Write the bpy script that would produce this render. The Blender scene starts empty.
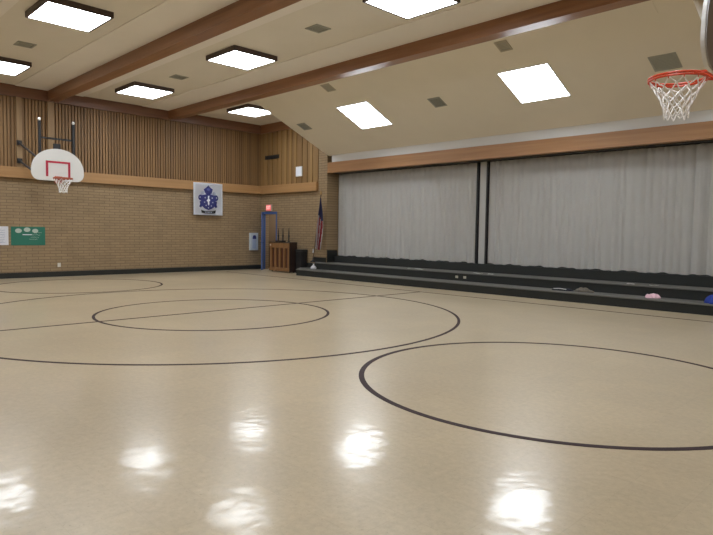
import bpy, bmesh, math, random
from mathutils import Vector, Matrix
random.seed(7)
C = bpy.context.scene.collection
PI = math.pi

# ------------------------------------------------------------------ materials
MATS = {}
def new_mat(name):
    m = bpy.data.materials.new(name); m.use_nodes = True
    nt = m.node_tree
    return m, nt, nt.nodes['Principled BSDF']

def N(nt, typ, **kw):
    n = nt.nodes.new(typ)
    for k, v in kw.items():
        setattr(n, k, v)
    return n

def plain(name, col, rough=.6, metal=0., spec=.5, noise=0., nscale=8., bump=0.):
    m, nt, b = new_mat(name)
    b.inputs['Roughness'].default_value = rough
    b.inputs['Metallic'].default_value = metal
    b.inputs['Specular IOR Level'].default_value = spec
    b.inputs['Base Color'].default_value = (*col, 1)
    if noise or bump:
        tc = N(nt, 'ShaderNodeTexCoord'); nz = N(nt, 'ShaderNodeTexNoise')
        nz.inputs['Scale'].default_value = nscale; nz.inputs['Detail'].default_value = 4
        nt.links.new(tc.outputs['Object'], nz.inputs['Vector'])
        if noise:
            mx = N(nt, 'ShaderNodeMix', data_type='RGBA')
            mx.inputs['A'].default_value = (*[c*(1-noise) for c in col], 1)
            mx.inputs['B'].default_value = (*[min(1, c*(1+noise)) for c in col], 1)
            nt.links.new(nz.outputs['Fac'], mx.inputs['Factor'])
            nt.links.new(mx.outputs['Result'], b.inputs['Base Color'])
        if bump:
            bp = N(nt, 'ShaderNodeBump'); bp.inputs['Strength'].default_value = bump
            bp.inputs['Distance'].default_value = .01
            nt.links.new(nz.outputs['Fac'], bp.inputs['Height'])
            nt.links.new(bp.outputs['Normal'], b.inputs['Normal'])
    MATS[name] = m
    return m

def emit(name, col, strength, base=(.8, .8, .8)):
    m, nt, b = new_mat(name)
    b.inputs['Base Color'].default_value = (*base, 1)
    b.inputs['Emission Color'].default_value = (*col, 1)
    b.inputs['Emission Strength'].default_value = strength
    MATS[name] = m
    return m

def wood(name, c1, c2, axis='X', rough=.45, scale=1.0):
    """grain stretched along one world axis"""
    m, nt, b = new_mat(name)
    tc = N(nt, 'ShaderNodeTexCoord'); mp = N(nt, 'ShaderNodeMapping')
    s = {'X': (.35, 9, 9), 'Y': (9, .35, 9), 'Z': (9, 9, .35)}[axis]
    mp.inputs['Scale'].default_value = [v*scale for v in s]
    nt.links.new(tc.outputs['Object'], mp.inputs['Vector'])
    nz = N(nt, 'ShaderNodeTexNoise'); nz.inputs['Scale'].default_value = 1.6
    nz.inputs['Detail'].default_value = 6; nz.inputs['Distortion'].default_value = .5
    nt.links.new(mp.outputs['Vector'], nz.inputs['Vector'])
    cr = N(nt, 'ShaderNodeValToRGB')
    cr.color_ramp.elements[0].position = .3; cr.color_ramp.elements[0].color = (*c1, 1)
    cr.color_ramp.elements[1].position = .7; cr.color_ramp.elements[1].color = (*c2, 1)
    nt.links.new(nz.outputs['Fac'], cr.inputs['Fac'])
    nt.links.new(cr.outputs['Color'], b.inputs['Base Color'])
    b.inputs['Roughness'].default_value = rough
    MATS[name] = m
    return m

def brick(name, horiz, c1, c2, mortar):
    """running-bond brick on a vertical wall; horiz = world axis running along the wall"""
    m, nt, b = new_mat(name)
    tc = N(nt, 'ShaderNodeTexCoord'); sp = N(nt, 'ShaderNodeSeparateXYZ'); cb = N(nt, 'ShaderNodeCombineXYZ')
    nt.links.new(tc.outputs['Object'], sp.inputs[0])
    nt.links.new(sp.outputs[horiz], cb.inputs['X']); nt.links.new(sp.outputs['Z'], cb.inputs['Y'])
    br = N(nt, 'ShaderNodeTexBrick')
    br.offset = .5
    br.inputs['Scale'].default_value = 1
    br.inputs['Brick Width'].default_value = .3; br.inputs['Row Height'].default_value = .08
    br.inputs['Mortar Size'].default_value = .009; br.inputs['Mortar Smooth'].default_value = .3
    br.inputs['Bias'].default_value = 0
    br.inputs['Color1'].default_value = (*c1, 1); br.inputs['Color2'].default_value = (*c2, 1)
    br.inputs['Mortar'].default_value = (*mortar, 1)
    nt.links.new(cb.outputs[0], br.inputs['Vector'])
    nz = N(nt, 'ShaderNodeTexNoise'); nz.inputs['Scale'].default_value = 3; nz.inputs['Detail'].default_value = 5
    nt.links.new(cb.outputs[0], nz.inputs['Vector'])
    mx = N(nt, 'ShaderNodeMix', data_type='RGBA', blend_type='MULTIPLY')
    mx.inputs['Factor'].default_value = 1
    cr = N(nt, 'ShaderNodeMapRange'); cr.inputs['To Min'].default_value = .78; cr.inputs['To Max'].default_value = 1.18
    nt.links.new(nz.outputs['Fac'], cr.inputs['Value'])
    nt.links.new(br.outputs['Color'], mx.inputs['A']); nt.links.new(cr.outputs['Result'], mx.inputs['B'])
    nt.links.new(mx.outputs['Result'], b.inputs['Base Color'])
    bp = N(nt, 'ShaderNodeBump'); bp.invert = True
    bp.inputs['Strength'].default_value = .7; bp.inputs['Distance'].default_value = .012
    nt.links.new(br.outputs['Fac'], bp.inputs['Height']); nt.links.new(bp.outputs['Normal'], b.inputs['Normal'])
    b.inputs['Roughness'].default_value = .75
    MATS[name] = m
    return m

def slats(name, horiz, pitch, cols):
    """wood boards whose tone changes from board to board"""
    m, nt, b = new_mat(name)
    tc = N(nt, 'ShaderNodeTexCoord'); sp = N(nt, 'ShaderNodeSeparateXYZ')
    nt.links.new(tc.outputs['Object'], sp.inputs[0])
    dv = N(nt, 'ShaderNodeMath', operation='DIVIDE'); dv.inputs[1].default_value = pitch
    nt.links.new(sp.outputs[horiz], dv.inputs[0])
    fl = N(nt, 'ShaderNodeMath', operation='FLOOR'); nt.links.new(dv.outputs[0], fl.inputs[0])
    wn = N(nt, 'ShaderNodeTexWhiteNoise', noise_dimensions='1D'); nt.links.new(fl.outputs[0], wn.inputs['W'])
    cr = N(nt, 'ShaderNodeValToRGB'); els = cr.color_ramp.elements
    els[0].position = 0; els[0].color = (*cols[0], 1)
    els[1].position = 1; els[1].color = (*cols[-1], 1)
    for i, c in enumerate(cols[1:-1]):
        e = els.new((i+1)/(len(cols)-1)); e.color = (*c, 1)
    nt.links.new(wn.outputs['Value'], cr.inputs['Fac'])
    mp = N(nt, 'ShaderNodeMapping'); mp.inputs['Scale'].default_value = (14, 14, .5)
    nt.links.new(tc.outputs['Object'], mp.inputs['Vector'])
    nz = N(nt, 'ShaderNodeTexNoise'); nz.inputs['Scale'].default_value = 2; nz.inputs['Detail'].default_value = 5
    nt.links.new(mp.outputs[0], nz.inputs['Vector'])
    mr = N(nt, 'ShaderNodeMapRange'); mr.inputs['To Min'].default_value = .75; mr.inputs['To Max'].default_value = 1.2
    nt.links.new(nz.outputs['Fac'], mr.inputs['Value'])
    mx = N(nt, 'ShaderNodeMix', data_type='RGBA', blend_type='MULTIPLY'); mx.inputs['Factor'].default_value = 1
    nt.links.new(cr.outputs['Color'], mx.inputs['A']); nt.links.new(mr.outputs['Result'], mx.inputs['B'])
    nt.links.new(mx.outputs['Result'], b.inputs['Base Color'])
    b.inputs['Roughness'].default_value = .6
    MATS[name] = m
    return m

def floor_material():
    m, nt, b = new_mat('floor_vinyl')
    tc = N(nt, 'ShaderNodeTexCoord')
    big = N(nt, 'ShaderNodeTexNoise'); big.inputs['Scale'].default_value = .55; big.inputs['Detail'].default_value = 5
    sm = N(nt, 'ShaderNodeTexNoise'); sm.inputs['Scale'].default_value = 22; sm.inputs['Detail'].default_value = 8; sm.inputs['Roughness'].default_value = .75
    for n in (big, sm): nt.links.new(tc.outputs['Object'], n.inputs['Vector'])
    cr = N(nt, 'ShaderNodeValToRGB')
    cr.color_ramp.elements[0].position = .3; cr.color_ramp.elements[0].color = (*FLOOR1, 1)
    cr.color_ramp.elements[1].position = .72; cr.color_ramp.elements[1].color = (*FLOOR2, 1)
    nt.links.new(big.outputs['Fac'], cr.inputs['Fac'])
    mr = N(nt, 'ShaderNodeMapRange'); mr.inputs['From Min'].default_value = .3; mr.inputs['From Max'].default_value = .7
    mr.inputs['To Min'].default_value = .84; mr.inputs['To Max'].default_value = 1.08
    nt.links.new(sm.outputs['Fac'], mr.inputs['Value'])
    # vinyl tile pattern, 30 cm, barely visible tone steps
    tl = N(nt, 'ShaderNodeTexBrick'); tl.offset = 0
    tl.inputs['Scale'].default_value = 1; tl.inputs['Brick Width'].default_value = .305; tl.inputs['Row Height'].default_value = .305
    tl.inputs['Mortar Size'].default_value = .0012; tl.inputs['Color1'].default_value = (.97, .97, .97, 1)
    tl.inputs['Color2'].default_value = (1.03, 1.03, 1.02, 1); tl.inputs['Mortar'].default_value = (.9, .89, .87, 1)
    nt.links.new(tc.outputs['Object'], tl.inputs['Vector'])
    m1 = N(nt, 'ShaderNodeMix', data_type='RGBA', blend_type='MULTIPLY'); m1.inputs['Factor'].default_value = 1
    m2 = N(nt, 'ShaderNodeMix', data_type='RGBA', blend_type='MULTIPLY'); m2.inputs['Factor'].default_value = 1
    nt.links.new(cr.outputs['Color'], m1.inputs['A']); nt.links.new(mr.outputs['Result'], m1.inputs['B'])
    nt.links.new(m1.outputs['Result'], m2.inputs['A']); nt.links.new(tl.outputs['Color'], m2.inputs['B'])
    # fine dark flecks
    fk = N(nt, 'ShaderNodeTexNoise'); fk.inputs['Scale'].default_value = 60; fk.inputs['Detail'].default_value = 2
    nt.links.new(tc.outputs['Object'], fk.inputs['Vector'])
    fr = N(nt, 'ShaderNodeMapRange'); fr.inputs['From Min'].default_value = .66; fr.inputs['From Max'].default_value = .72
    fr.inputs['To Min'].default_value = 0; fr.inputs['To Max'].default_value = .35
    nt.links.new(fk.outputs['Fac'], fr.inputs['Value'])
    m3 = N(nt, 'ShaderNodeMix', data_type='RGBA'); m3.inputs['B'].default_value = (.22, .17, .11, 1)
    nt.links.new(fr.outputs['Result'], m3.inputs['Factor']); nt.links.new(m2.outputs['Result'], m3.inputs['A'])
    nt.links.new(m3.outputs['Result'], b.inputs['Base Color'])
    # wax: uneven gloss and gentle waves
    rr = N(nt, 'ShaderNodeMapRange'); rr.inputs['From Min'].default_value = .3; rr.inputs['From Max'].default_value = .7
    rr.inputs['To Min'].default_value = FR1; rr.inputs['To Max'].default_value = FR2
    rn = N(nt, 'ShaderNodeTexNoise'); rn.inputs['Scale'].default_value = 2.2; rn.inputs['Detail'].default_value = 6
    nt.links.new(tc.outputs['Object'], rn.inputs['Vector'])
    nt.links.new(rn.outputs['Fac'], rr.inputs['Value']); nt.links.new(rr.outputs['Result'], b.inputs['Roughness'])
    wv = N(nt, 'ShaderNodeTexNoise'); wv.inputs['Scale'].default_value = 7; wv.inputs['Detail'].default_value = 1.5
    nt.links.new(tc.outputs['Object'], wv.inputs['Vector'])
    bp = N(nt, 'ShaderNodeBump'); bp.inputs['Strength'].default_value = .4; bp.inputs['Distance'].default_value = .0055
    nt.links.new(wv.outputs['Fac'], bp.inputs['Height']); nt.links.new(bp.outputs['Normal'], b.inputs['Normal'])
    b.inputs['IOR'].default_value = 1.4
    b.inputs['Coat Weight'].default_value = .33; b.inputs['Coat Roughness'].default_value = .10
    nt.links.new(bp.outputs['Normal'], b.inputs['Coat Normal'])
    MATS['floor'] = m
    return m

# ---- palette -------------------------------------------------------------
FLOOR1, FLOOR2 = (.455, .37, .245), (.57, .47, .32)
FR1, FR2 = .285, .315
LIGHT = 11.5
EXPOSURE = 0.78
floor_material()
plain('line', (.04, .024, .027), .6, spec=.1)
brick('brick_y', 'Y', (.325, .228, .127), (.285, .20, .11), (.20, .137, .076))
brick('brick_x', 'X', (.325, .228, .127), (.285, .20, .11), (.20, .137, .076))
slats('slat_y', 'Y', .085, [(.205, .112, .042), (.26, .145, .056), (.17, .092, .036), (.23, .13, .05)])
slats('slat_x', 'X', .135, [(.23, .13, .045), (.31, .185, .07), (.19, .105, .038), (.28, .165, .06)])
plain('slat_gap', (.17, .095, .042), .9)
wood('ledge_y', (.33, .18, .07), (.40, .225, .095), 'Y', .5)
wood('ledge_x', (.33, .18, .07), (.40, .225, .095), 'X', .5)
wood('beam_x', (.22, .10, .048), (.31, .15, .072), 'X', .32)
wood('beam_y', (.16, .075, .045), (.21, .105, .06), 'Y', .4)
wood('valance', (.30, .15, .065), (.39, .21, .095), 'X', .4)
wood('post', (.24, .15, .07), (.31, .195, .095), 'Z', .55)
plain('ceiling', (.76, .715, .635), .8, noise=.03, nscale=2)
plain('ceiling_strip', (.84, .80, .75), .75, noise=.03, nscale=2)
plain('soffit', (.82, .765, .65), .55, noise=.03, nscale=2)
plain('cove', (.66, .67, .67), .6)
plain('baseboard', (.016, .018, .017), .35)
plain('carpet', (.022, .024, .022), .95, noise=.3, nscale=60, bump=.4)
plain('tread', (.12, .117, .105), .6, noise=.25, nscale=30)
plain('curtain', (.78, .77, .74), .85, noise=.05, nscale=3)
plain('curtain_post', (.46, .46, .44), .85)
plain('black', (.012, .012, .013), .5)
plain('dark_rail', (.02, .02, .022), .5)
plain('lamp_frame', (.075, .05, .045), .45)
emit('diffuser', (.88, .94, 1.0), LIGHT)
plain('vent', (.36, .365, .32), .6)
plain('vent_slot', (.20, .20, .17), .7)
plain('vent_pale', (.46, .42, .33), .6)
plain('white_board', (.72, .72, .70), .35)
plain('board_back', (.42, .42, .43), .5)
plain('maroon', (.42, .012, .045), .4)
plain('orange', (.62, .06, .018), .35)
plain('far_orange', (.45, .10, .05), .4)
plain('net', (.93, .93, .92), .8)
plain('steel', (.03, .03, .032), .45, metal=.4)
plain('grey_pipe', (.09, .09, .095), .4, metal=.6)
plain('bright_cap', (.85, .85, .82), .3)
plain('banner', (.80, .83, .90), .75, noise=.03, nscale=5)
plain('navy', (.025, .03, .16), .7)
plain('navy_mid', (.10, .12, .34), .7)
plain('banner_grey', (.42, .46, .56), .7)
plain('poster_green', (.015, .145, .095), .6)
plain('poster_white', (.66, .67, .72), .7)
plain('poster_ball', (.42, .50, .44), .7)
plain('poster_ink', (.22, .26, .42), .7)
plain('blue_paint', (.045, .105, .30), .4)
plain('corridor', (.17, .115, .07), .8)
emit('exit_face', (1.0, .14, .15), .38, (.5, .1, .1))
emit('exit_letter', (1.0, .6, .55), .5, (.5, .3, .3))
plain('cabinet_white', (.50, .54, .58), .4)
plain('pale_blue', (.36, .42, .56), .5)
plain('piano_dark', (.030, .017, .013), .4)
wood('piano_post', (.20, .10, .038), (.29, .15, .06), 'Z', .5)
plain('soundboard', (.075, .025, .016), .5)
plain('flag_red', (.32, .03, .04), .8)
plain('flag_white', (.55, .53, .55), .8)
plain('flag_navy', (.03, .035, .11), .8)
plain('brass', (.45, .28, .09), .35, metal=.8)
plain('flag_pole', (.10, .055, .03), .5)
plain('plastic_white', (.62, .62, .66), .4)
plain('outlet', (.60, .58, .52), .4)
plain('paper', (.62, .62, .60), .8)
plain('pink', (.80, .52, .60), .9)
plain('blue_cloth', (.02, .045, .28), .9)
plain('grey_cloth', (.12, .105, .085), .95, noise=.3, nscale=30)
plain('dark_cloth', (.014, .016, .028), .9)
M = MATS

# ------------------------------------------------------------------ helpers
def obj(name, bm, mat, parent=None, smooth=False):
    me = bpy.data.meshes.new(name)
    bmesh.ops.recalc_face_normals(bm, faces=bm.faces)
    bm.to_mesh(me); bm.free()
    mats = mat if isinstance(mat, (list, tuple)) else [mat]
    for m in mats: me.materials.append(M[m])
    if smooth:
        for p in me.polygons: p.use_smooth = True
    o = bpy.data.objects.new(name, me); C.objects.link(o)
    if parent: o.parent = parent
    return o

def tag(o, label=None, cat=None, group=None, kind=None):
    if label: o['label'] = label
    if cat: o['category'] = cat
    if group: o['group'] = group
    if kind: o['kind'] = kind
    return o

def thing(name, label, cat, loc=(0, 0, 0), rz=0, group=None):
    o = bpy.data.objects.new(name, None); C.objects.link(o)
    o.location = loc; o.rotation_euler = (0, 0, rz); o.empty_display_size = .1
    return tag(o, label, cat, group)

def B(): return bmesh.new()

def box(bm, x0, x1, y0, y1, z0, z1, mi=0, bevel=0):
    vs = [bm.verts.new(p) for p in ((x0,y0,z0),(x1,y0,z0),(x1,y1,z0),(x0,y1,z0),(x0,y0,z1),(x1,y0,z1),(x1,y1,z1),(x0,y1,z1))]
    fs = [bm.faces.new([vs[i] for i in q]) for q in ((0,3,2,1),(4,5,6,7),(0,1,5,4),(1,2,6,5),(2,3,7,6),(3,0,4,7))]
    for f in fs: f.material_index = mi
    if bevel:
        es = list({e for f in fs for e in f.edges})
        r = bmesh.ops.bevel(bm, geom=es, offset=bevel, segments=2, affect='EDGES', profile=.6)
        for f in r['faces']: f.material_index = mi
    return bm

def boxo(name, dims, mat, parent=None, bevel=0):
    return obj(name, box(B(), *dims, bevel=bevel), mat, parent)

def prism(bm, pts, d, mi=0):
    """pts: list of 3D points of a planar outline; d: extrusion vector"""
    d = Vector(d)
    a = [bm.verts.new(p) for p in pts]; b = [bm.verts.new(Vector(p)+d) for p in pts]
    n = len(pts)
    fs = [bm.faces.new(a[::-1]), bm.faces.new(b)]
    for i in range(n): fs.append(bm.faces.new((a[i], a[(i+1) % n], b[(i+1) % n], b[i])))
    for f in fs: f.material_index = mi
    return bm

def tube(bm, pts, r, seg=6, closed=False, mi=0, flat=1.0):
    """tube through pts; r scalar or list"""
    pts = [Vector(p) for p in pts]; n = len(pts); rings = []
    for i, p in enumerate(pts):
        if closed: t = pts[(i+1) % n]-pts[i-1]
        else: t = pts[min(i+1, n-1)]-pts[max(i-1, 0)]
        if t.length < 1e-9: t = Vector((0, 0, 1))
        t.normalize()
        up = Vector((0, 0, 1)) if abs(t.z) < .95 else Vector((1, 0, 0))
        u = t.cross(up).normalized(); v = u.cross(t).normalized()
        rr = r[i] if isinstance(r, (list, tuple)) else r
        rings.append([bm.verts.new(p+u*math.cos(2*PI*k/seg)*rr+v*math.sin(2*PI*k/seg)*rr*flat) for k in range(seg)])
    m = n if closed else n-1
    for i in range(m):
        a, b = rings[i], rings[(i+1) % n]
        for k in range(seg):
            bm.faces.new((a[k], a[(k+1) % seg], b[(k+1) % seg], b[k])).material_index = mi
    if not closed:
        bm.faces.new(rings[0][::-1]).material_index = mi; bm.faces.new(rings[-1]).material_index = mi
    return bm

def lathe(bm, prof, c=(0, 0, 0), seg=16, mi=0):
    rings = []
    for r, z in prof:
        rings.append([bm.verts.new((c[0]+r*math.cos(2*PI*k/seg), c[1]+r*math.sin(2*PI*k/seg), c[2]+z)) for k in range(seg)])
    for a, b in zip(rings, rings[1:]):
        for k in range(seg): bm.faces.new((a[k], a[(k+1) % seg], b[(k+1) % seg], b[k])).material_index = mi
    bm.faces.new(rings[0][::-1]).material_index = mi; bm.faces.new(rings[-1]).material_index = mi
    return bm

def S(name, dims, mat, parent=None):
    """a piece of the setting, one box"""
    o = boxo(name, dims, mat, parent)
    if not parent: o['kind'] = 'structure'
    return o

# ------------------------------------------------------------------ dimensions
XW, XR = -17.70, 0.50          # slatted wall with hoop, opposite wall
YD, YB = 12.60, -2.00          # stage side wall, wall behind the camera
ZC = 5.05                      # ceiling
XS0, XS1 = -14.14, -3.05       # stage opening
LB, LT = 2.66, 2.94            # ledge
ZB = 4.77                      # wall head beam

# ------------------------------------------------------------------ floor and painted court
floor = S('floor', (XW-.3, XR+.3, YB-.3, YD+2.2, -.2, 0), 'floor')
def ring(name, cx, cy, r, w, parent, a0=0, a1=360, n=160):
    bm = B(); vi = []; full = (a1-a0) >= 360
    m = n if full else n+1
    for k in range(m):
        t = math.radians(a0+(a1-a0)*k/n); c, s = math.cos(t), math.sin(t)
        vi.append([bm.verts.new((cx+c*rr, cy+s*rr, z)) for rr, z in ((r-w/2, 0), (r+w/2, 0), (r+w/2, .003), (r-w/2, .003))])
    for k in range(n if full else n):
        a, b = vi[k], vi[(k+1) % m]
        for q in range(4): bm.faces.new((a[q], a[(q+1) % 4], b[(q+1) % 4], b[q]))
    return obj(name, bm, 'line', parent)
ring('floor_marking', -8.63, 5.25, 1.855, .045, floor)['label'] = 'thin dark painted centre circle'
ring('floor_marking', -8.69, 5.27, 4.0, .045, floor)['label'] = 'large dark circle around the centre circle'
ring('floor_marking', -2.64, 5.29, 1.855, .052, floor)['label'] = 'bold dark circle beside the steps'
ring('floor_marking', -14.72, 5.25, 1.87, .05, floor)['label'] = 'small looking circle in front of the slatted wall'
boxo('floor_marking', (-8.80, -8.755, -1.4, 10.75, 0, .003), 'line', floor)['label'] = 'straight line through the centre circle'
boxo('floor_marking', (-17.0, -.1, 10.73, 10.77, 0, .0028), 'line', floor)['label'] = 'straight line along the foot of the steps'

# ------------------------------------------------------------------ wall_left : brick below, battens above
wl = S('wall_left', (XW-.25, XW, YB-.25, YD+.25, 0, LB), 'brick_y')
S('backing_board', (XW-.25, XW-.02, YB-.25, YD+.25, LB, ZC+.1), 'slat_gap', wl)
bm = B(); y = YB
while y < YD-.02:
    w = .058
    box(bm, XW-.02, XW+.018, y+.006, min(y+.006+w, YD), LT, ZB)
    y += .085
obj('slat_panel', bm, 'slat_y', wl)
t = boxo('trim_1', (XW-.02, XW+.11, YB, YD+.02, LB, LT), 'ledge_y'); tag(t, kind='structure')
t = boxo('trim_2', (XW-.02, XW+.09, YB, YD, ZB, ZC+.015), 'beam_y'); tag(t, kind='structure')
for a, b in ((4.75, 4.885), (5.52, 5.68)):
    p = boxo('wall_post', (XW, XW+.07, a, b, LT, ZB), 'post', wl)
    q = B()
    for z in (3.2, 3.65, 4.1, 4.5): lathe(q, [(.011, 0), (.011, .004)], (0, 0, 0), 8)
    q.free()
S('baseboard_left', (XW, XW+.02, YB, YD, 0, .145), 'baseboard')

# ------------------------------------------------------------------ wall_back : stage side, door corner
DX0, DX1, DZ = -17.50, -16.82, 1.95
def back_brick(name):
    bm = B()
    box(bm, XW, DX0-.0, YD+.06, YD+.2, 0, LB); box(bm, XW, DX0-.1, YD, YD+.06, 0, LB)
    box(bm, DX0-.1, DX1+.07, YD, YD+.2, DZ+.08, LB)
    box(bm, DX1+.07, -14.55, YD, YD+.2, 0, LB)
    return obj(name, bm, 'brick_x')
wb = back_brick('wall_back'); wb['kind'] = 'structure'
S('backing_board', (XW, -14.55, YD+.02, YD+.2, LB, ZC+.1), 'slat_gap', wb)
bm = B(); x = XW+.02; i = 0
while x < -14.56:
    k = math.floor(x/.135)*.135
    a, b = max(k+.004, XW+.02), min(k+.129, -14.555)
    dep = (.03, .012, .038, .02, .03, .008)[i % 6]
    if b > a: box(bm, a, b, YD-dep, YD+.02, LT, ZB)
    x = k+.1351+.0001; i += 1
obj('slat_panel', bm, 'slat_x', wb)
t = boxo('trim_3', (XW+.11, -14.56, YD-.11, YD+.02, LB, LT), 'ledge_x'); tag(t, kind='structure')
t = boxo('trim_4', (XW+.09, -14.56, YD-.09, YD, ZB, ZC+.015), 'beam_x'); tag(t, kind='structure')
S('baseboard_back', (DX1+.12, -15.35, YD-.02, YD, 0, .145), 'baseboard')
S('baseboard_stage', (-15.33, -14.14, YD-.045, YD-.025, .19, .345), 'baseboard')
S('baseboard_stage', (-14.76, -14.14, YD-.05, YD-.03, .39, .54), 'baseboard')
S('baseboard_stage', (XS0, XS0+.025, YD, YD+.42, .39, .78), 'baseboard')
S('column', (-14.55, XS0, YD-.025, YD+.9, 0, ZC+.015), 'brick_x')
# side beyond the stage opening, nearer the camera's side
S('column', (XS1, XS1+.4, YD-.025, YD+.9, 0, ZC+.015), 'brick_x')
wb2 = S('wall_back_side', (XS1+.4, XR, YD, YD+.2, 0, ZC+.1), 'brick_x')
# corridor behind the door
co = S('wall_corridor', (-18.0, -16.3, YD+1.7, YD+1.8, 0, 2.3), 'corridor')
S('wall_corridor', (-18.0, -17.9, YD+.2, YD+1.7, 0, 2.3), 'corridor')
S('wall_corridor', (-16.4, -16.3, YD+.2, YD+1.7, 0, 2.3), 'corridor')
S('ceiling_corridor', (-18.0, -16.3, YD+.2, YD+1.8, 2.3, 2.35), 'corridor')
lt = bpy.data.lights.new('corridor_fill', 'AREA'); lt.energy = 9; lt.size = .5; lt.color = (1, .93, .82)  # unseen fill light, added to brighten the corridor behind the door
lo = bpy.data.objects.new('corridor_fill', lt); C.objects.link(lo); lo.location = (-17.1, YD+1.0, 2.28)
# door frame and opened leaf
bm = B()
box(bm, DX0-.1, DX0, YD-.05, YD+.06, 0, DZ+.08)
box(bm, DX1+.03, DX1+.07, YD-.02, YD+.10, 0, DZ+.08)
box(bm, DX0, DX1+.03, YD-.03, YD+.15, DZ, DZ+.08)
dr = obj('door_1', bm, 'blue_paint'); dr['kind'] = 'structure'
L = .66
d = Vector((.76, -.65, 0)); nrm = Vector((.65, .76, 0))*.038
p0 = Vector((DX0+.005, YD-.055, .01))
q = [p0, p0+d*L, p0+d*L+nrm, p0+nrm]
leaf = obj('door_leaf', prism(B(), q, (0, 0, DZ-.03)), 'blue_paint', dr)
hb = B(); c = p0+d*(L-.08); tube(hb, [c-nrm*.9+Vector((0, 0, .95)), c+nrm*1.9+Vector((0, 0, .95))], .012, 8)
obj('door_handle', hb, 'steel', leaf)

# ------------------------------------------------------------------ remaining walls (behind and beside the camera)
wr = S('wall_right', (XR, XR+.25, YB-.25, YD+.25, 0, LB), 'brick_y')
S('slat_panel', (XR, XR+.25, YB-.25, YD+.25, LB, ZC+.1), 'slat_y', wr)
wf = S('wall_front', (XW, XR, YB-.25, YB, 0, LB), 'brick_x')
S('slat_panel', (XW, XR, YB-.25, YB, LB, ZC+.1), 'slat_x', wf)

# ------------------------------------------------------------------ ceiling
ce = S('ceiling', (XW-.25, XR+.25, YB-.25, YD+1.1, ZC+.015, ZC+.2), 'ceiling')
BEAMS = [(-1.50, -1.22), (2.02, 2.30), (5.52, 5.80), (9.03, 9.30)]
for a, b in ((-1.22, -.6), (1.15, 2.02), (2.30, 3.05), (4.73, 5.52), (5.80, 6.45), (8.17, 9.03)):
    S('ceiling_strip', (XW+.09, XR, a, b, ZC, ZC+.015), 'ceiling_strip', ce)
for a, b in BEAMS:
    S('ceiling_beam', (XW+.09, XR, a, b, 4.80, ZC+.015), 'beam_x')
# sloping soffit over the stage front
SL = .444
def zs(y): return 3.74+SL*(YD-y)
YT = YD-(ZC+.015-3.74)/SL
so = obj('ceiling_soffit', prism(B(), [(XS0, YD, 3.74), (XS0, YT, ZC+.015), (XS0, YD+.15, ZC+.015), (XS0, YD+.15, 3.74)], (XS1-XS0, 0, 0)), 'soffit')
so['kind'] = 'structure'
def on_slope(bm, x0, x1, y0, y1, t0, t1, mi=0):
    """box lying on the sloping soffit, from t0 below its surface to t1 below it"""
    n = Vector((0, -SL, -1)).normalized()
    ps = [Vector((x, y, zs(y)))+n*t0 for x, y in ((x0, y0), (x1, y0), (x1, y1), (x0, y1))]
    return prism(bm, ps, n*(t1-t0), mi)
obj('access_panel', on_slope(B(), -4.15, -3.57, 9.74, 10.08, 0, .008), 'soffit', so)
obj('cove_trim', box(B(), XS0+.16, XS1, YD+.02, YD+.14, 3.5, 3.74), 'cove', so)
S('backing_wall', (XS0, XS1, YD+.32, YD+.5, 3.2, ZC+.015), 'slat_gap', so)
# wooden valance beam over the curtains
va = boxo('stage_beam', (XS0+.002, XS1, YD-.02, YD+.16, 3.20, 3.52), 'valance'); va['kind'] = 'structure'
boxo('curtain_track', (XS0+.03, XS1-.03, YD+.16, YD+.55, 3.19, 3.235), 'black', va)
# stage floor behind and beneath the curtains
S('floor_stage', (XS0, XS1, YD+.30, YD+2.2, 0, .60), 'carpet')
S('wall_stage', (XS0-.3, XS1+.3, YD+2.2, YD+2.3, 0, ZC+.015), 'black')

# ------------------------------------------------------------------ stage steps
def step(y0, y1, z0, z1, xl, cut, xr):
    o = Vector((0, 0, 0))
    def outline(e, z): return [Vector((xl-e*.3, y0-e, z))-o, Vector((xr+e*.3, y0-e, z))-o, Vector((xr+cut+e*.3, y1, z))-o, Vector((xl-cut-e*.3, y1, z))-o]
    r = obj('floor_step', prism(B(), outline(0, z0), (0, 0, z1-z0-.02)), 'carpet'); r['kind'] = 'structure'
    obj('tread', prism(B(), outline(.018, z1-.02), (0, 0, .02)), 'tread', r)
    return r
step(11.62, YD-.03, 0, .19, -14.45, .88, -2.75)
step(12.22, YD-.03, .19, .39, -14.20, .48, -3.0)
o_ = Vector((0, 0, 0))
r = obj('step', box(B(), XS0+.03-o_.x, XS1-.03-o_.x, YD-.03-o_.y, YD+.30-o_.y, .19, .37), 'carpet'); r['kind'] = 'structure'
obj('tread', box(B(), XS0+.03-o_.x, XS1-.03-o_.x, YD-.03-o_.y, YD+.30-o_.y, .37, .39), 'tread', r)

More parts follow.
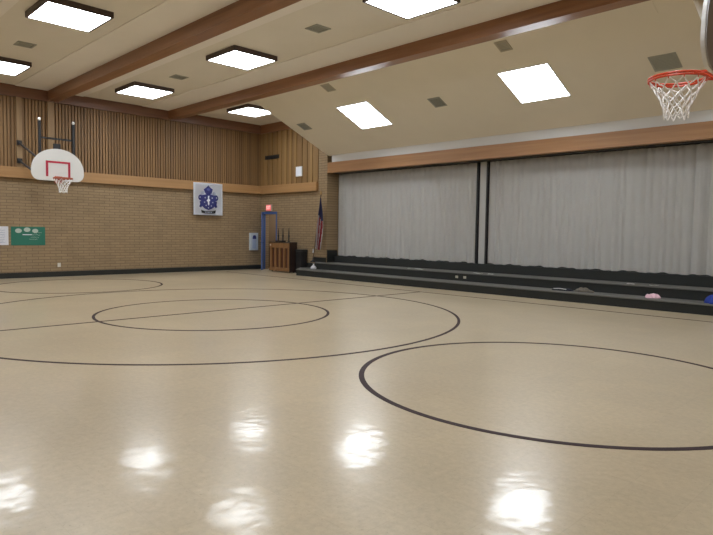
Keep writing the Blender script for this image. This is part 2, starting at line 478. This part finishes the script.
# ------------------------------------------------------------------ stage curtains
def curtain(name, x0, x1, label, seed, edge=None):
    rnd = random.Random(seed)
    t = thing(name, label, 'curtain', ((x0+x1)/2, YD+.43, .60))
    xs = []; x = x0; ph = 0
    ys = []
    # irregular accordion pleats
    per = .17
    k = 0; pts = []
    while x < x1:
        p = per*rnd.uniform(.75, 1.25); amp = .017*rnd.uniform(.6, 1.35)
        if edge and x > x1-.75: amp *= 3.2; p *= 1.5
        for j in range(6):
            u = j/6
            yy = amp*(math.cos(2*PI*u))
            if x+p*u <= x1: pts.append((x+p*u, yy))
        x += p
    pts.append((x1, 0))
    bm = B(); rows = []
    zsv = [.012, .03, .3, .9, 1.6, 2.3, 2.575]
    cx = (x0+x1)/2
    for zi, z in enumerate(zsv):
        row = []
        for i, (px, py) in enumerate(pts):
            hem = .012*math.sin(px*9+seed)+.008*math.sin(px*23) if zi == 0 else 0
            k = 1+.12*math.sin(z*1.7+px*2)
            row.append(bm.verts.new((px-cx, py*k, max(z+hem, .002))))
        rows.append(row)
    for a, b in zip(rows, rows[1:]):
        for i in range(len(pts)-1): bm.faces.new((a[i], a[i+1], b[i+1], b[i]))
    r = bmesh.ops.solidify(bm, geom=bm.faces[:], thickness=.006)
    obj('pleated_fabric', bm, 'curtain', t, smooth=False)
    return t, cx
cA, cx = curtain('stage_curtain', XS0+.03, -8.86, 'wide grey pleated stage curtain between the flag corner and the narrow centre post', 3)
bm = B(); box(bm, -8.845-cx, -8.80-cx, -.05, .05, .0, 2.58); obj('lead_post', bm, 'black', cA)
cB, cx = curtain('stage_curtain', -8.50, XS1-.03, 'wide grey pleated stage curtain from the centre post past the pink and blue clothes', 9, True)
bm = B(); box(bm, -8.555-cx, -8.515-cx, -.05, .05, .0, 2.58); obj('lead_post', bm, 'black', cB)
tag(boxo('curtain_post', (-8.775, -8.585, YD+.43, YD+.47, .60, 3.19), 'curtain_post'),
    'narrow grey post standing between the two pleated stage curtains', 'post')

# ------------------------------------------------------------------ ceiling lights
def framed_light(x0, x1, y0, y1, label, group='dark framed square ceiling lights'):
    cx, cy = (x0+x1)/2, (y0+y1)/2; hx, hy = (x1-x0)/2, (y1-y0)/2
    t = thing('ceiling_light', label, 'ceiling light', (cx, cy, ZC+.015), 0, group)
    z0, z1 = -.10, 0
    bm = B(); w = .035
    box(bm, -hx, hx, -hy, -hy+w, z0, z1); box(bm, -hx, hx, hy-w, hy, z0, z1)
    box(bm, -hx, -hx+w, -hy+w, hy-w, z0, z1); box(bm, hx-w, hx, -hy+w, hy-w, z0, z1)
    obj('lamp_frame', bm, 'lamp_frame', t)
    obj('diffuser', box(B(), -hx+w, hx-w, -hy+w, hy-w, z0+.004, z0+.03), 'diffuser', t)
    return t
framed_light(-11.56, -10.46, 3.28, 4.36, 'dark framed square ceiling light before the first beam, whole in view and largest')
framed_light(-16.14, -14.94, 3.28, 4.36, 'dark framed ceiling light high above the white poster, cut by the side of the photo')
framed_light(-16.05, -14.85, 6.70, 7.78, 'dark framed square ceiling light between the beams, the one closest to the battened wall')
framed_light(-11.56, -10.46, 6.78, 7.85, 'dark framed square ceiling light between the beams, middle one of the three')
framed_light(-6.84, -5.74, 6.78, 7.85, 'dark framed ceiling light between the beams, cut by the top of the photo')
framed_light(-16.05, -14.90, 10.13, 11.20, 'dark framed ceiling light in the corner, its edge hidden by the sloping ceiling')
for (x, y) in ((-6.29, 3.82), (-1.6, 3.82), (-1.6, 7.32), (-1.6, 10.67), (-15.5, .32), (-11.0, .32), (-6.29, .32), (-1.6, .32)):
    framed_light(x-.55, x+.55, y-.54, y+.54, 'dark framed square ceiling light overhead, above the photo')
def soffit_light(x0, x1, y0, y1, label):
    cx, cy = (x0+x1)/2, (y0+y1)/2
    t = thing('recessed_light', label, 'ceiling light', (0, 0, 0), 0, 'flush lights in the sloping ceiling')
    bm = B(); w = .02
    for a in ((x0-w, x1+w, y0-w, y0), (x0-w, x1+w, y1, y1+w), (x0-w, x0, y0, y1), (x1, x1+w, y0, y1)): on_slope(bm, *a, 0, .010)
    f = obj('lamp_frame', bm, 'cove', t)
    g = obj('diffuser', on_slope(B(), x0, x1, y0, y1, 0, .008), 'diffuser', t)
    base = Vector((cx, cy, zs(cy)))
    for o in (f, g):
        o.data.transform(Matrix.Translation(-base))
    t.location = base
soffit_light(-11.65, -10.58, 10.69, 11.62, 'frameless glowing square light in the sloping ceiling, the smaller looking one near the corner')
soffit_light(-6.81, -5.74, 10.65, 11.61, 'frameless glowing square light in the sloping ceiling, the bigger looking one toward the hoop')

# ------------------------------------------------------------------ vents
def vent_bm(w, h, n):
    bm = B(); box(bm, -w/2, w/2, -h/2, h/2, 0, .012)
    return bm
def flat_vent(x, y, label):
    t = thing('ceiling_vent', label, 'vent', (x, y, ZC+.015), 0, 'square ceiling vents')
    bm = B(); w = .17; box(bm, -w, w, -w, -w+.03, -.014, 0); box(bm, -w, w, w-.03, w, -.014, 0); box(bm, -w, -w+.03, -w+.03, w-.03, -.014, 0); box(bm, w-.03, w, -w+.03, w-.03, -.014, 0)
    obj('frame', bm, 'vent', t)
    bm = B(); box(bm, -w+.03, w-.03, -w+.03, w-.03, -.004, 0, 0)
    for k in range(7): box(bm, -w+.03, w-.03, -.13+k*.037, -.115+k*.037, -.012, -.004, 1)
    obj('grille', bm, ['vent_slot', 'vent'], t)
flat_vent(-13.60, 3.85, 'small ceiling vent between two framed lights before the first beam')
flat_vent(-13.63, 7.26, 'small ceiling vent between the beams, near the framed light by the battened wall')
flat_vent(-8.50, 7.29, 'small ceiling vent between the beams, near the light cut by the photo top')
def slope_vent(x0, x1, y0, y1, label, m1='vent', m2='vent_slot'):
    cx, cy = (x0+x1)/2, (y0+y1)/2; base = Vector((cx, cy, zs(cy)))
    t = thing('ceiling_vent', label, 'vent', base, 0, 'vents in the sloping ceiling')
    bm = B(); w = .03
    for a in ((x0, x1, y0, y0+w), (x0, x1, y1-w, y1), (x0, x0+w, y0+w, y1-w), (x1-w, x1, y0+w, y1-w)): on_slope(bm, *a, 0, .012)
    f = obj('frame', bm, m1, t)
    bm = B(); on_slope(bm, x0+w, x1-w, y0+w, y1-w, 0, .003, 0)
    k = y0+w+.01
    while k < y1-w-.015: on_slope(bm, x0+w, x1-w, k, k+.014, .003, .010, 1); k += .035
    g = obj('grille', bm, [m2, m1], t)
    for o in (f, g): o.data.transform(Matrix.Translation(-base))
slope_vent(-13.72, -13.38, 11.00, 11.30, 'small dark vent in the sloping ceiling at the corner above the brick column')
slope_vent(-8.90, -8.56, 10.98, 11.30, 'small dark vent in the sloping ceiling between the two frameless lights')
slope_vent(-4.03, -3.58, 10.98, 11.36, 'large grey vent in the sloping ceiling right behind the rim of the big hoop', 'vent', 'vent')
slope_vent(-11.36, -11.06, 9.84, 10.10, 'pale vent under the beam above the smaller frameless light', 'vent_pale', 'vent')
slope_vent(-6.42, -6.16, 9.86, 10.12, 'pale vent under the beam above the larger frameless light', 'vent_pale', 'vent')
# vent and speaker on the boarded wall
t = thing('wall_vent', 'dark flat air vent on the boarded wall above the blue door', 'vent', (-17.0, YD-.038, 3.85))
obj('frame', box(B(), -.40, .40, -.012, .0, 0, .13), 'dark_rail', t)
bm = B()
for k in range(4): box(bm, -.38, .38, -.018, -.012, .015+k*.03, .028+k*.03)
obj('grille', bm, 'black', t)
t = thing('wall_speaker', 'small white box loudspeaker on the boarded wall', 'speaker', (-15.50, YD-.038, 3.17))
obj('housing', box(B(), -.16, .16, -.03, 0, 0, .32, bevel=.006), 'white_board', t)
obj('grille', box(B(), -.13, .13, -.036, -.03, .03, .29), 'banner', t)

# ------------------------------------------------------------------ basketball hoops
def fan_outline(w=.625, z0=0., zm=.20, zt=.80):
    pts = []
    hb = .44
    # bottom edge left to right, lower corners, then the big fan arc
    pts += [(-hb, z0), (hb, z0)]
    for k in range(1, 9):                      # lower corner curve up to the widest point
        a = -PI/2+PI/2*k/8
        pts.append((hb+(w-hb)*math.cos(a), z0+(zm-z0)*(1+math.sin(a))))
    for k in range(1, 24):                     # top arc
        a = PI*k/24
        pts.append((w*math.cos(a), zm+(zt-zm)*math.sin(a)**.85))
    pts.append((-w, zm))
    for k in range(1, 8):
        a = PI+PI/2*k/8
        pts.append((-hb+(w-hb)*math.cos(a), z0+(zm-z0)*(1+math.sin(a))))
    return pts

def hoop(label, loc, rz, wall_d, rim_mat, rimz, rr, gap, Ln, nr):
    """local frame: board front face at x=0 facing +x, wall at x=-wall_d, z=0 is the board's lower edge"""
    t = thing('basketball_hoop', label, 'basketball hoop', loc, rz)
    ol = fan_outline()
    bb = obj('backboard', prism(B(), [(0, y, z) for y, z in ol], (-.026, 0, 0)), 'white_board', t)
    obj('board_backing', prism(B(), [(-.026, y*.985, .4+(z-.4)*.985) for y, z in ol], (-.009, 0, 0)), 'board_back', bb)
    bm = B(); w = .02
    sq = [(-.27, .12, .27, .50)]
    box(bm, 0, .003, -.29, -.235, .10, .49); box(bm, 0, .003, .235, .29, .10, .49); box(bm, 0, .003, -.235, .235, .44, .49)
    obj('target_square', bm, 'maroon', bb)
    # rim, plate and net
    c = Vector((.12+.15+rr-.12, 0, rimz))
    c = Vector((gap+rr, 0, rimz))
    bm = B()
    tube(bm, [(c.x+rr*math.cos(2*PI*k/40), c.y+rr*math.sin(2*PI*k/40), c.z) for k in range(40)], .0095, 8, True)
    tube(bm, [(c.x+rr*math.cos(2*PI*k/40), c.y+rr*math.sin(2*PI*k/40), c.z-.019) for k in range(40)], .0085, 8, True)
    for k in range(12):
        a = 2*PI*k/12; px, py = c.x+rr*math.cos(a), c.y+rr*math.sin(a)
        tube(bm, [(px, py, c.z-.018), (px*.985+c.x*.015, py*.985, c.z-.04), (px, py, c.z-.03)], .004, 5)
    box(bm, .0, .012, -.09, .09, rimz-.12, rimz+.06, bevel=.003)
    prism(bm, [(0.012, -.075, rimz+.008), (.16, -.10, rimz+.008), (.16, .10, rimz+.008), (.012, .075, rimz+.008)], (0, 0, -.016))
    for s in (-1, 1): tube(bm, [(.01, s*.07, rimz-.10), (.10, s*.1, rimz-.03), (c.x-rr*.75, s*rr*.66, rimz-.01)], .009, 6)
    obj('rim', bm, rim_mat, t, smooth=False)
    bm = B(); K = 12; rows = 7
    rad = [.97, .82, .68, .56, .47, .43, .42]
    def pt(r, k):
        a = 2*PI*(k+.5*(r % 2))/K
        q = rr*rad[r]; sag = .012*math.sin(k*2.3+r)
        return Vector((c.x+q*math.cos(a), c.y+q*math.sin(a), c.z-.03-Ln*r/(rows-1)+sag))
    for r in range(rows-1):
        for k in range(K):
            k2 = k if r % 2 == 0 else k+1
            for kk in (k2-1, k2):
                a, b = pt(r, k), pt(r+1, kk)
                m = (a+b)/2+Vector((0, 0, -.006))
                tube(bm, [a, m, b], nr, 5)
    obj('net', bm, 'net', t)
    # steel mounting frame: two uprights above the board joined by a bar
    for s in (-1, 1):
        up = obj('frame_upright', box(B(), -.10, -.05, s*.40-.03, s*.40+.03, .15, 1.46), 'steel', t)
        obj('upright_cap', lathe(B(), [(.0, 0), (.026, .008), (.034, .04), (.024, .07), (.0, .08)], (-.075, s*.40, 1.46), 12), 'bright_cap', up, smooth=True)
        obj('board_bracket', box(B(), -.05, -.035, s*.40-.05, s*.40+.05, .18, .62), 'steel', t)
    bm = B(); box(bm, -.09, -.055, -.40, .40, 1.03, 1.075); obj('frame_crossbar', bm, 'steel', t)
    bm = B(); box(bm, -.10, -.05, -.08, .08, .78, .93); obj('frame_hanger', bm, 'steel', t)
    # struts back to the wall
    for s in (-1, 1):
        for zt_, zw in ((.50, 1.04), (.10, .57)):
            bm = B(); tube(bm, [(-.075, s*.40, zt_), (-wall_d+.02, s*.47, zw)], .028, 8)
            ar = obj('wall_strut', bm, 'grey_pipe', t)
            obj('wall_bracket', box(B(), -wall_d, -wall_d+.09, s*.47-.055, s*.47+.055, zw-.06, zw+.06), 'steel', ar)
    return t
hoop('white fan-shaped backboard with maroon square and small hoop on the battened wall', (-16.10, 5.27, 2.535), 0, 1.53, 'far_orange', .055, .215, .115, .33, .0042)
hoop('large orange basketball rim with white net, dark back of its board at the photo edge', (-1.31, 5.10, 2.50), PI, 1.81, 'orange', .09, .205, .125, .28, .0050)

# ------------------------------------------------------------------ banner and posters on the brick wall
XF = XW+.112
bt = thing('crest_banner', 'white hanging banner with a navy blue crest on the brick wall', 'banner', (XF, 10.40, 1.85))
def local_wall(pts_uv, w, h, off):
    """u to the right seen from the room (+Y), v up, for a sheet hanging on the slatted wall"""
    return [(off, (u-.5)*w, v*h) for u, v in pts_uv]
W_, H_ = 1.08, 1.05
bm = B(); n = 14; front = []
for j in range(n+1):
    row = []
    for i in range(n+1):
        u, v = i/n, j/n
        wv = .010*math.sin(u*7+1)*(1-v)+.006*math.sin(v*5)
        row.append(bm.verts.new((.012+wv*.6, (u-.5)*W_*(1-.012*v*0)-.02*(1-v)*(0), v*H_)))
    front.append(row)
for j in range(n):
    for i in range(n): bm.faces.new((front[j][i], front[j][i+1], front[j+1][i+1], front[j+1][i]))
bmesh.ops.solidify(bm, geom=bm.faces[:], thickness=.003)
obj('hanging_rod', box(B(), -.002, .016, -.52, .52, 1.035, 1.05), 'banner', bt)
cloth = obj('banner_cloth', bm, 'banner', bt, smooth=True)
def crest(name, uv, mat, off=.024):
    pts = [(u, 1-v) for u, v in uv]
    return obj(name, prism(B(), local_wall(pts, W_, H_, off), (.002, 0, 0)), mat, cloth)
def ell(cu, cv, ru, rv, n=14): return [(cu+ru*math.cos(2*PI*k/n), cv+rv*math.sin(2*PI*k/n)) for k in range(n)]
crest('crest_helm', [(.50, .07), (.57, .14), (.65, .19), (.63, .27), (.60, .33), (.50, .30), (.40, .33), (.37, .27), (.34, .20), (.43, .14)], 'navy')
crest('crest_helm_light', ell(.50, .20, .055, .045), 'navy_mid', .0255)
crest('crest_neck', [(.43, .30), (.57, .30), (.60, .42), (.40, .42)], 'navy')
crest('crest_shield', [(.29, .38), (.40, .36), (.50, .38), (.60, .36), (.71, .38), (.76, .58), (.72, .72), (.62, .80), (.50, .84), (.38, .80), (.28, .72), (.24, .58)], 'navy', .0245)
for s in (-1, 1):
    crest('crest_scroll', ell(.5+s*.26, .46, .085, .09), 'navy')
    crest('crest_scroll', ell(.5+s*.285, .45, .022, .025), 'banner_grey', .026)
    crest('crest_tail', [(.5+s*.20, .54), (.5+s*.30, .58), (.5+s*.28, .66), (.5+s*.31, .74), (.5+s*.25, .77), (.5+s*.20, .70)], 'navy', .0235)
    crest('crest_plume', [(.5+s*.17, .26), (.5+s*.24, .29), (.5+s*.27, .36), (.5+s*.19, .37), (.5+s*.15, .33)], 'banner_grey')
# pale animal shape and rosettes on the shield
crest('crest_beast', [(.48, .40), (.53, .39), (.52, .47), (.56, .53), (.545, .57), (.52, .56), (.535, .65), (.51, .70), (.485, .66), (.48, .58), (.44, .56), (.455, .52), (.485, .50)], 'banner', .0275)
for cu, cv in ((.39, .46), (.63, .46), (.37, .60), (.65, .60), (.42, .70), (.60, .71), (.50, .77)):
    crest('crest_rosette', ell(cu, cv, .022, .022, 8), 'banner_grey', .0275)
crest('crest_ribbon', [(.25, .84), (.36, .87), (.64, .87), (.76, .84), (.74, .94), (.63, .95), (.37, .95), (.27, .93)], 'black')
for k in range(5): crest('ribbon_letter', [(.385+k*.05, .89), (.415+k*.05, .89), (.415+k*.05, .93), (.385+k*.05, .93)], 'banner_grey', .0265)

def wall_sheet(name, label, cat, y0, y1, z0, z1, mat):
    t = thing(name, label, cat, (XW, (y0+y1)/2, z0))
    s = obj('sheet', box(B(), .002, .008, -(y1-y0)/2, (y1-y0)/2, 0, z1-z0), mat, t)
    return t, s
t, s = wall_sheet('green_poster', 'green paper poster with three pale round shapes taped to the brick wall', 'poster', 4.59, 5.43, .875, 1.375, 'poster_green')
for yy, zz, r in ((-.24, .39, .07), (-.03, .42, .07), (.17, .39, .065)):
    o = B()
    lathe(o, [(r, 0), (r*1.02, .003)], (0, 0, 0), 14)
    for v in o.verts: v.co = Vector((v.co.z+.008, v.co.x*1.15+yy, v.co.y*.85+zz))
    obj('round_shape', o, 'poster_ball', s)
obj('white_bar', box(B(), .008, .011, -.14, .09, .275, .298), 'poster_white', s)
rnd = random.Random(5)
def scribble(parent, mat, y0, y1, z, amp, seed):
    rn = random.Random(seed); pts = []; y = y0
    while y < y1:
        pts.append((.009, y, z+rn.uniform(-amp, amp))); y += rn.uniform(.008, .022)
    obj('handwriting', tube(B(), pts, .0035, 4), mat, parent)
for k in range(4): scribble(s, 'poster_ball', .02+.04*k, .24+.03*k, .16+.06*k, .018, k)
t, s = wall_sheet('white_poster', 'white paper poster beside the green one, cut by the photo edge', 'poster', 3.75, 4.53, .885, 1.375, 'poster_white')
for k in range(6): scribble(s, 'poster_ink', -.34, .32, .08+.062*k, .016, 20+k)
# wall cabinet by the corner and socket
t = thing('wall_cabinet', 'white metal cabinet with a blue emblem on the brick wall beside the blue door', 'cabinet', (XW, 12.27, .67))
obj('body', box(B(), 0, .06, -.175, .175, 0, .61, bevel=.008), 'cabinet_white', t)
dd = obj('door', box(B(), .06, .07, -.15, .15, .03, .58), 'cabinet_white', t)
obj('window', box(B(), .07, .073, -.08, .09, .06, .42), 'pale_blue', dd)
bm = B(); prism(bm, [(.073, -.07, .40), (.073, .08, .40), (.073, .08, .47), (.073, .045, .53), (.073, -.035, .53), (.073, -.07, .47)], (.003, 0, 0))
obj('emblem', bm, 'navy', dd)
t = thing('power_outlet', 'small white power outlet low on the brick wall under the hoop', 'outlet', (XW, 5.78, .27))
obj('cover_plate', box(B(), 0, .012, -.04, .04, 0, .11), 'outlet', t)
# exit sign
t = thing('exit_sign', 'small lit red EXIT sign above the blue door', 'exit sign', (-17.18, YD, 2.06))
obj('housing', box(B(), -.155, .155, -.05, 0, 0, .22, bevel=.006), 'vent_pale', t)
fc = obj('sign_face', box(B(), -.145, .145, -.054, -.05, .012, .208), 'exit_face', t)
cu = bpy.data.curves.new('exit_text', 'FONT'); cu.body = 'EXIT'; cu.size = .17; cu.align_x = 'CENTER'; cu.align_y = 'CENTER'; cu.extrude = .002; cu.offset = .003
tmp = bpy.data.objects.new('exit_text', cu); C.objects.link(tmp)
bpy.context.view_layer.update()
me = bpy.data.meshes.new_from_object(tmp.evaluated_get(bpy.context.evaluated_depsgraph_get()))
bpy.data.objects.remove(tmp)
me.materials.clear(); me.materials.append(M['exit_letter'])
me.transform(Matrix.Translation((0, -.0565, .11)) @ Matrix.Rotation(PI/2, 4, 'X') @ Matrix.Scale(.68, 4, (1, 0, 0)))
xo = bpy.data.objects.new('lettering', me); C.objects.link(xo); xo.parent = fc

# ------------------------------------------------------------------ upright piano, back to the room
PW, PD, PH = 1.12, .30, 1.0
pi_ = thing('upright_piano', 'upright piano turned with its ribbed wooden back to the gym floor', 'piano', (-15.95, 12.25, 0))
h, dpt = PW/2, PD/2
pb = obj('case', box(box(box(B(), -h, -h+.04, -dpt, dpt, .03, PH-.03), h-.04, h, -dpt, dpt, .03, PH-.03), -h+.04, h-.04, -dpt+.09, dpt, .03, PH-.03), 'piano_dark', pi_)
obj('lid', box(B(), -h-.015, h+.015, -dpt-.01, dpt, PH-.03, PH, bevel=.006), 'piano_dark', pi_)
obj('soundboard', box(B(), -h+.04, h-.04, -dpt+.06, -dpt+.09, .12, PH-.16), 'soundboard', pi_)
bf = obj('top_rail', box(B(), -h+.03, h-.03, -dpt-.008, -dpt+.08, PH-.20, PH-.035, bevel=.004), 'piano_post', pi_)
obj('bottom_rail', box(B(), -h+.03, h-.03, -dpt-.008, -dpt+.08, .04, .15, bevel=.004), 'piano_post', pi_)
for k in range(5):
    x = -h+.085+k*(PW-.17)/4
    obj('back_post', box(B(), x-.04, x+.04, -dpt, -dpt+.075, .15, PH-.20, bevel=.004), 'piano_post', pi_)
obj('inventory_tag', box(B(), -h+.05, -h+.11, -dpt-.012, -dpt-.008, PH-.13, PH-.08), 'outlet', bf)
for sx in (-1, 1):
    for sy in (-1, 1):
        bm = B(); tube(bm, [(sx*(h-.08)-.015, sy*(dpt-.07), .022), (sx*(h-.08)+.015, sy*(dpt-.07), .022)], .022, 10)
        obj('caster', bm, 'black', pi_)
for x, hh, lab in ((-16.31, .45, 'the one by the blue door'), (-16.06, .46, 'the middle one of three'), (-15.74, .46, 'the one toward the flag')):
    bm = B(); lathe(bm, [(.045, 0), (.045, .015), (.024, .04), (.022, .16), (.03, .19), (.018, .26), (.008, hh)], (0, 0, 0), 10)
    o = obj('candlestick', bm, 'black', smooth=True)
    o.location = (x, 12.33, PH)
    tag(o, 'slender dark tapered stick standing on the piano lid, '+lab, 'candlestick', 'sticks on the piano')
bm = B(); box(bm, -.24, .10, -.09, .09, 0, .045, bevel=.01)
o = obj('folded_cloth', bm, 'black'); o.location = (-15.95, 12.20, PH); tag(o, 'dark folded cloth lying on the piano lid', 'cloth')

# black case between piano and steps
t = thing('equipment_case', 'black equipment case on the floor between the piano and the steps', 'case', (-15.12-.02, 12.40, 0))
t.location = (-15.2, 12.43, 0)
obj('body', box(B(), -.14, .14, -.13, .13, 0, .70, bevel=.015), 'black', t)
obj('lid', box(B(), -.15, .15, -.14, .14, .70, .77, bevel=.012), 'dark_rail', t)
hd = B(); tube(hd, [(-.07, -.135, .6), (-.07, -.17, .6), (.07, -.17, .6), (.07, -.135, .6)], .008, 6); obj('handle', hd, 'steel', t)

# ------------------------------------------------------------------ flag
fl = thing('flag_on_pole', 'furled striped red white and navy flag on a pole beside the brick column', 'flag', (-14.52, 12.36, .39))
bs = obj('pole_base', lathe(B(), [(.095, 0), (.095, .02), (.05, .05), (.022, .08), (.018, .14)], seg=18), 'black', fl, smooth=True)
top = Vector((.27, .06, 2.13))
pb_ = B(); tube(pb_, [(0, 0, .1), top], .0125, 8); obj('pole', pb_, 'flag_pole', fl, smooth=True)
fb = B(); lathe(fb, [(.0, 0), (.02, .01), (.012, .04), (.022, .07), (.0, .13)], top, 10); obj('finial', fb, 'brass', fl, smooth=True)
# draped cloth : folded wedge, navy at the top, stripes below
bm = B(); rows = []; nz_ = 26; nx_ = 40
for j in range(nz_+1):
    v = j/nz_
    z = 2.03-1.56*v
    c = top*((z)/top.z); wd = .02+.105*min(1, v*1.9)*(1-.25*max(0, v-.75)/.25)
    row = []
    for i in range(nx_+1):
        u = i/nx_
        x = c.x+.012+wd*2*u*(.85+.15*math.sin(3*v))-wd*.75*min(1, v*2)
        x += .25*0
        y = c.y-.02+.045*math.sin(u*PI*6+v*2.2)*min(1, v*3+.15)
        zz = z-.10*u*(v > .9)*(v-.9)*10*.5-.05*math.sin(u*PI)*v
        x += (top.x*(v)*.55)
        row.append(bm.verts.new((x, y, zz)))
    rows.append(row)
for j in range(nz_):
    for i in range(nx_):
        f = bm.faces.new((rows[j][i], rows[j][i+1], rows[j+1][i+1], rows[j+1][i]))
        u, v = i/nx_, j/nz_
        if v < .30+.14*u: f.material_index = 2
        else: f.material_index = int((u*1.15+v*.22)*9) % 2
bmesh.ops.solidify(bm, geom=bm.faces[:], thickness=.004)
obj('flag_cloth', bm, ['flag_red', 'flag_white', 'flag_navy'], fl, smooth=True)
bm = B(); tube(bm, [(.02, -.022, .30), (.024, -.022, .42)], [.022, .012], 8); obj('tassel', bm, 'plastic_white', fl)

# ------------------------------------------------------------------ small things on the steps
def cloth_heap(name, loc, sx, sy, sz, mat, label, cat, seed):
    rnd = random.Random(seed); bm = B()
    bmesh.ops.create_icosphere(bm, subdivisions=4, radius=1)
    ph = [rnd.uniform(0, 6) for _ in range(8)]
    for v in bm.verts:
        p = v.co.copy()
        a = math.atan2(p.y, p.x)
        k = 1+.16*math.sin(3*a+ph[0])+.10*math.sin(5*a+ph[1])
        fold = .22*math.sin(p.x*6+ph[2]+2*math.sin(p.y*4+ph[3]))+.14*math.sin(p.y*9+ph[4]+p.x*3)
        z = max(0, p.z)*(.8+fold) if p.z > 0 else 0
        v.co = Vector((p.x*sx*k, p.y*sy*k, max(0, z)*sz+.003*(p.z > 0)))
    bmesh.ops.remove_doubles(bm, verts=bm.verts, dist=1e-5)
    o = obj(name, bm, mat, smooth=True); o.location = loc
    return tag(o, label, cat)
cloth_heap('pink_garment', (-4.13, 11.98, .19), .13, .10, .085, 'pink', 'crumpled pink garment lying on the lowest step', 'clothing', 1)
cloth_heap('blue_garment', (-2.98, 11.88, .19), .20, .16, .19, 'blue_cloth', 'bright blue garment on the lowest step, cut by the photo edge', 'clothing', 2)
cloth_heap('grey_garment', (-5.50, 12.02, .19), .20, .10, .085, 'grey_cloth', 'crumpled grey-brown garment on the lowest step beside the dark bag', 'clothing', 3)
bag = cloth_heap('dark_bag', (-5.95, 11.98, .19), .22, .11, .05, 'dark_cloth', 'flat dark bag with a white stripe on the lowest step', 'bag', 4)
bm = B(); tube(bm, [(-.14, -.085, .035), (0, -.10, .045), (.14, -.085, .035)], .009, 6); obj('stripe', bm, 'paper', bag)
# crumpled white bag near the flag
bm = B(); lathe(bm, [(.05, 0), (.085, .02), (.09, .06), (.065, .10), (.025, .13), (.018, .155), (.03, .175)], seg=14)
rnd = random.Random(3)
for v in bm.verts: v.co.x += rnd.uniform(-.008, .008); v.co.y += rnd.uniform(-.008, .008)
o = obj('plastic_bag', bm, 'plastic_white', smooth=True); o.location = (-14.10, 12.02, .19)
tag(o, 'small white knotted plastic bag on the lowest step near the flag', 'bag')
def scrap(x, y, z, w, d, label, seed, rz=0):
    rnd = random.Random(seed); bm = B(); g = []
    for j in range(4):
        g.append([bm.verts.new(((i/4-.5)*w, (j/3-.5)*d, .004+.02*rnd.random())) for i in range(5)])
    for j in range(3):
        for i in range(4): bm.faces.new((g[j][i], g[j][i+1], g[j+1][i+1], g[j+1][i]))
    bmesh.ops.solidify(bm, geom=bm.faces[:], thickness=.002)
    zmin = min(v.co.z for v in bm.verts)
    for v in bm.verts: v.co.z -= zmin
    o = obj('paper_scrap', bm, 'paper'); o.location = (x, y, z); o.rotation_euler[2] = rz
    tag(o, label, 'paper', 'paper scraps on the middle step')
scrap(-10.35, 12.42, .39, .50, .10, 'longest thin white paper strip on the middle step, between flag and centre post', 1)
scrap(-8.35, 12.40, .39, .24, .10, 'white paper scrap on the middle step just below the centre post', 2, .2)
scrap(-7.98, 12.40, .39, .20, .10, 'white paper scrap on the middle step, second one past the centre post', 3, -.3)
scrap(-4.70, 12.42, .39, .16, .08, 'tiny white paper scrap on the middle step above the pink garment, farther along', 4)
scrap(-4.25, 12.40, .39, .16, .08, 'tiny white paper scrap on the middle step directly above the pink garment', 5)
for x, lab in ((-8.84, 'white socket plate on the step riser, the one closer to the flag'), (-8.60, 'white socket plate on the step riser, the one closer to the pink garment')):
    o = boxo('step_outlet', (-.04, .04, -.008, 0, 0, .06), 'vent_pale'); o.location = (x, 12.22, .255); tag(o, lab, 'outlet', 'socket plates on the step riser')

# ------------------------------------------------------------------ camera, world, colour
Rv = Vector((0.700987, 0.713022, 0.014738)); Uv = Vector((-0.051956, 0.030446, 0.998185)); Fv = Vector((-0.711279, 0.700481, -0.058388))
cam = bpy.data.cameras.new('camera'); co_ = bpy.data.objects.new('camera', cam); C.objects.link(co_)
mw = Matrix.Identity(4)
for i in range(3): mw[i][0], mw[i][1], mw[i][2] = Rv[i], Uv[i], -Fv[i]
mw[0][3], mw[1][3], mw[2][3] = 0, 0, 1.35
co_.matrix_world = mw
cam.sensor_fit = 'HORIZONTAL'; cam.sensor_width = 36; cam.lens = 598.251/713*36; cam.clip_start = .05; cam.clip_end = 100
sc = bpy.context.scene; sc.camera = co_
w = bpy.data.worlds.new('world'); sc.world = w; w.use_nodes = True
w.node_tree.nodes['Background'].inputs[0].default_value = (.6, .65, .7, 1); w.node_tree.nodes['Background'].inputs[1].default_value = .05
sc.view_settings.view_transform = 'Standard'; sc.view_settings.look = 'None'; sc.view_settings.gamma = 1
sc.view_settings.use_curve_mapping = False; sc.view_settings.exposure = EXPOSURE
try:
    sc.cycles.max_bounces = 10; sc.cycles.diffuse_bounces = 6; sc.cycles.glossy_bounces = 4
except Exception: pass
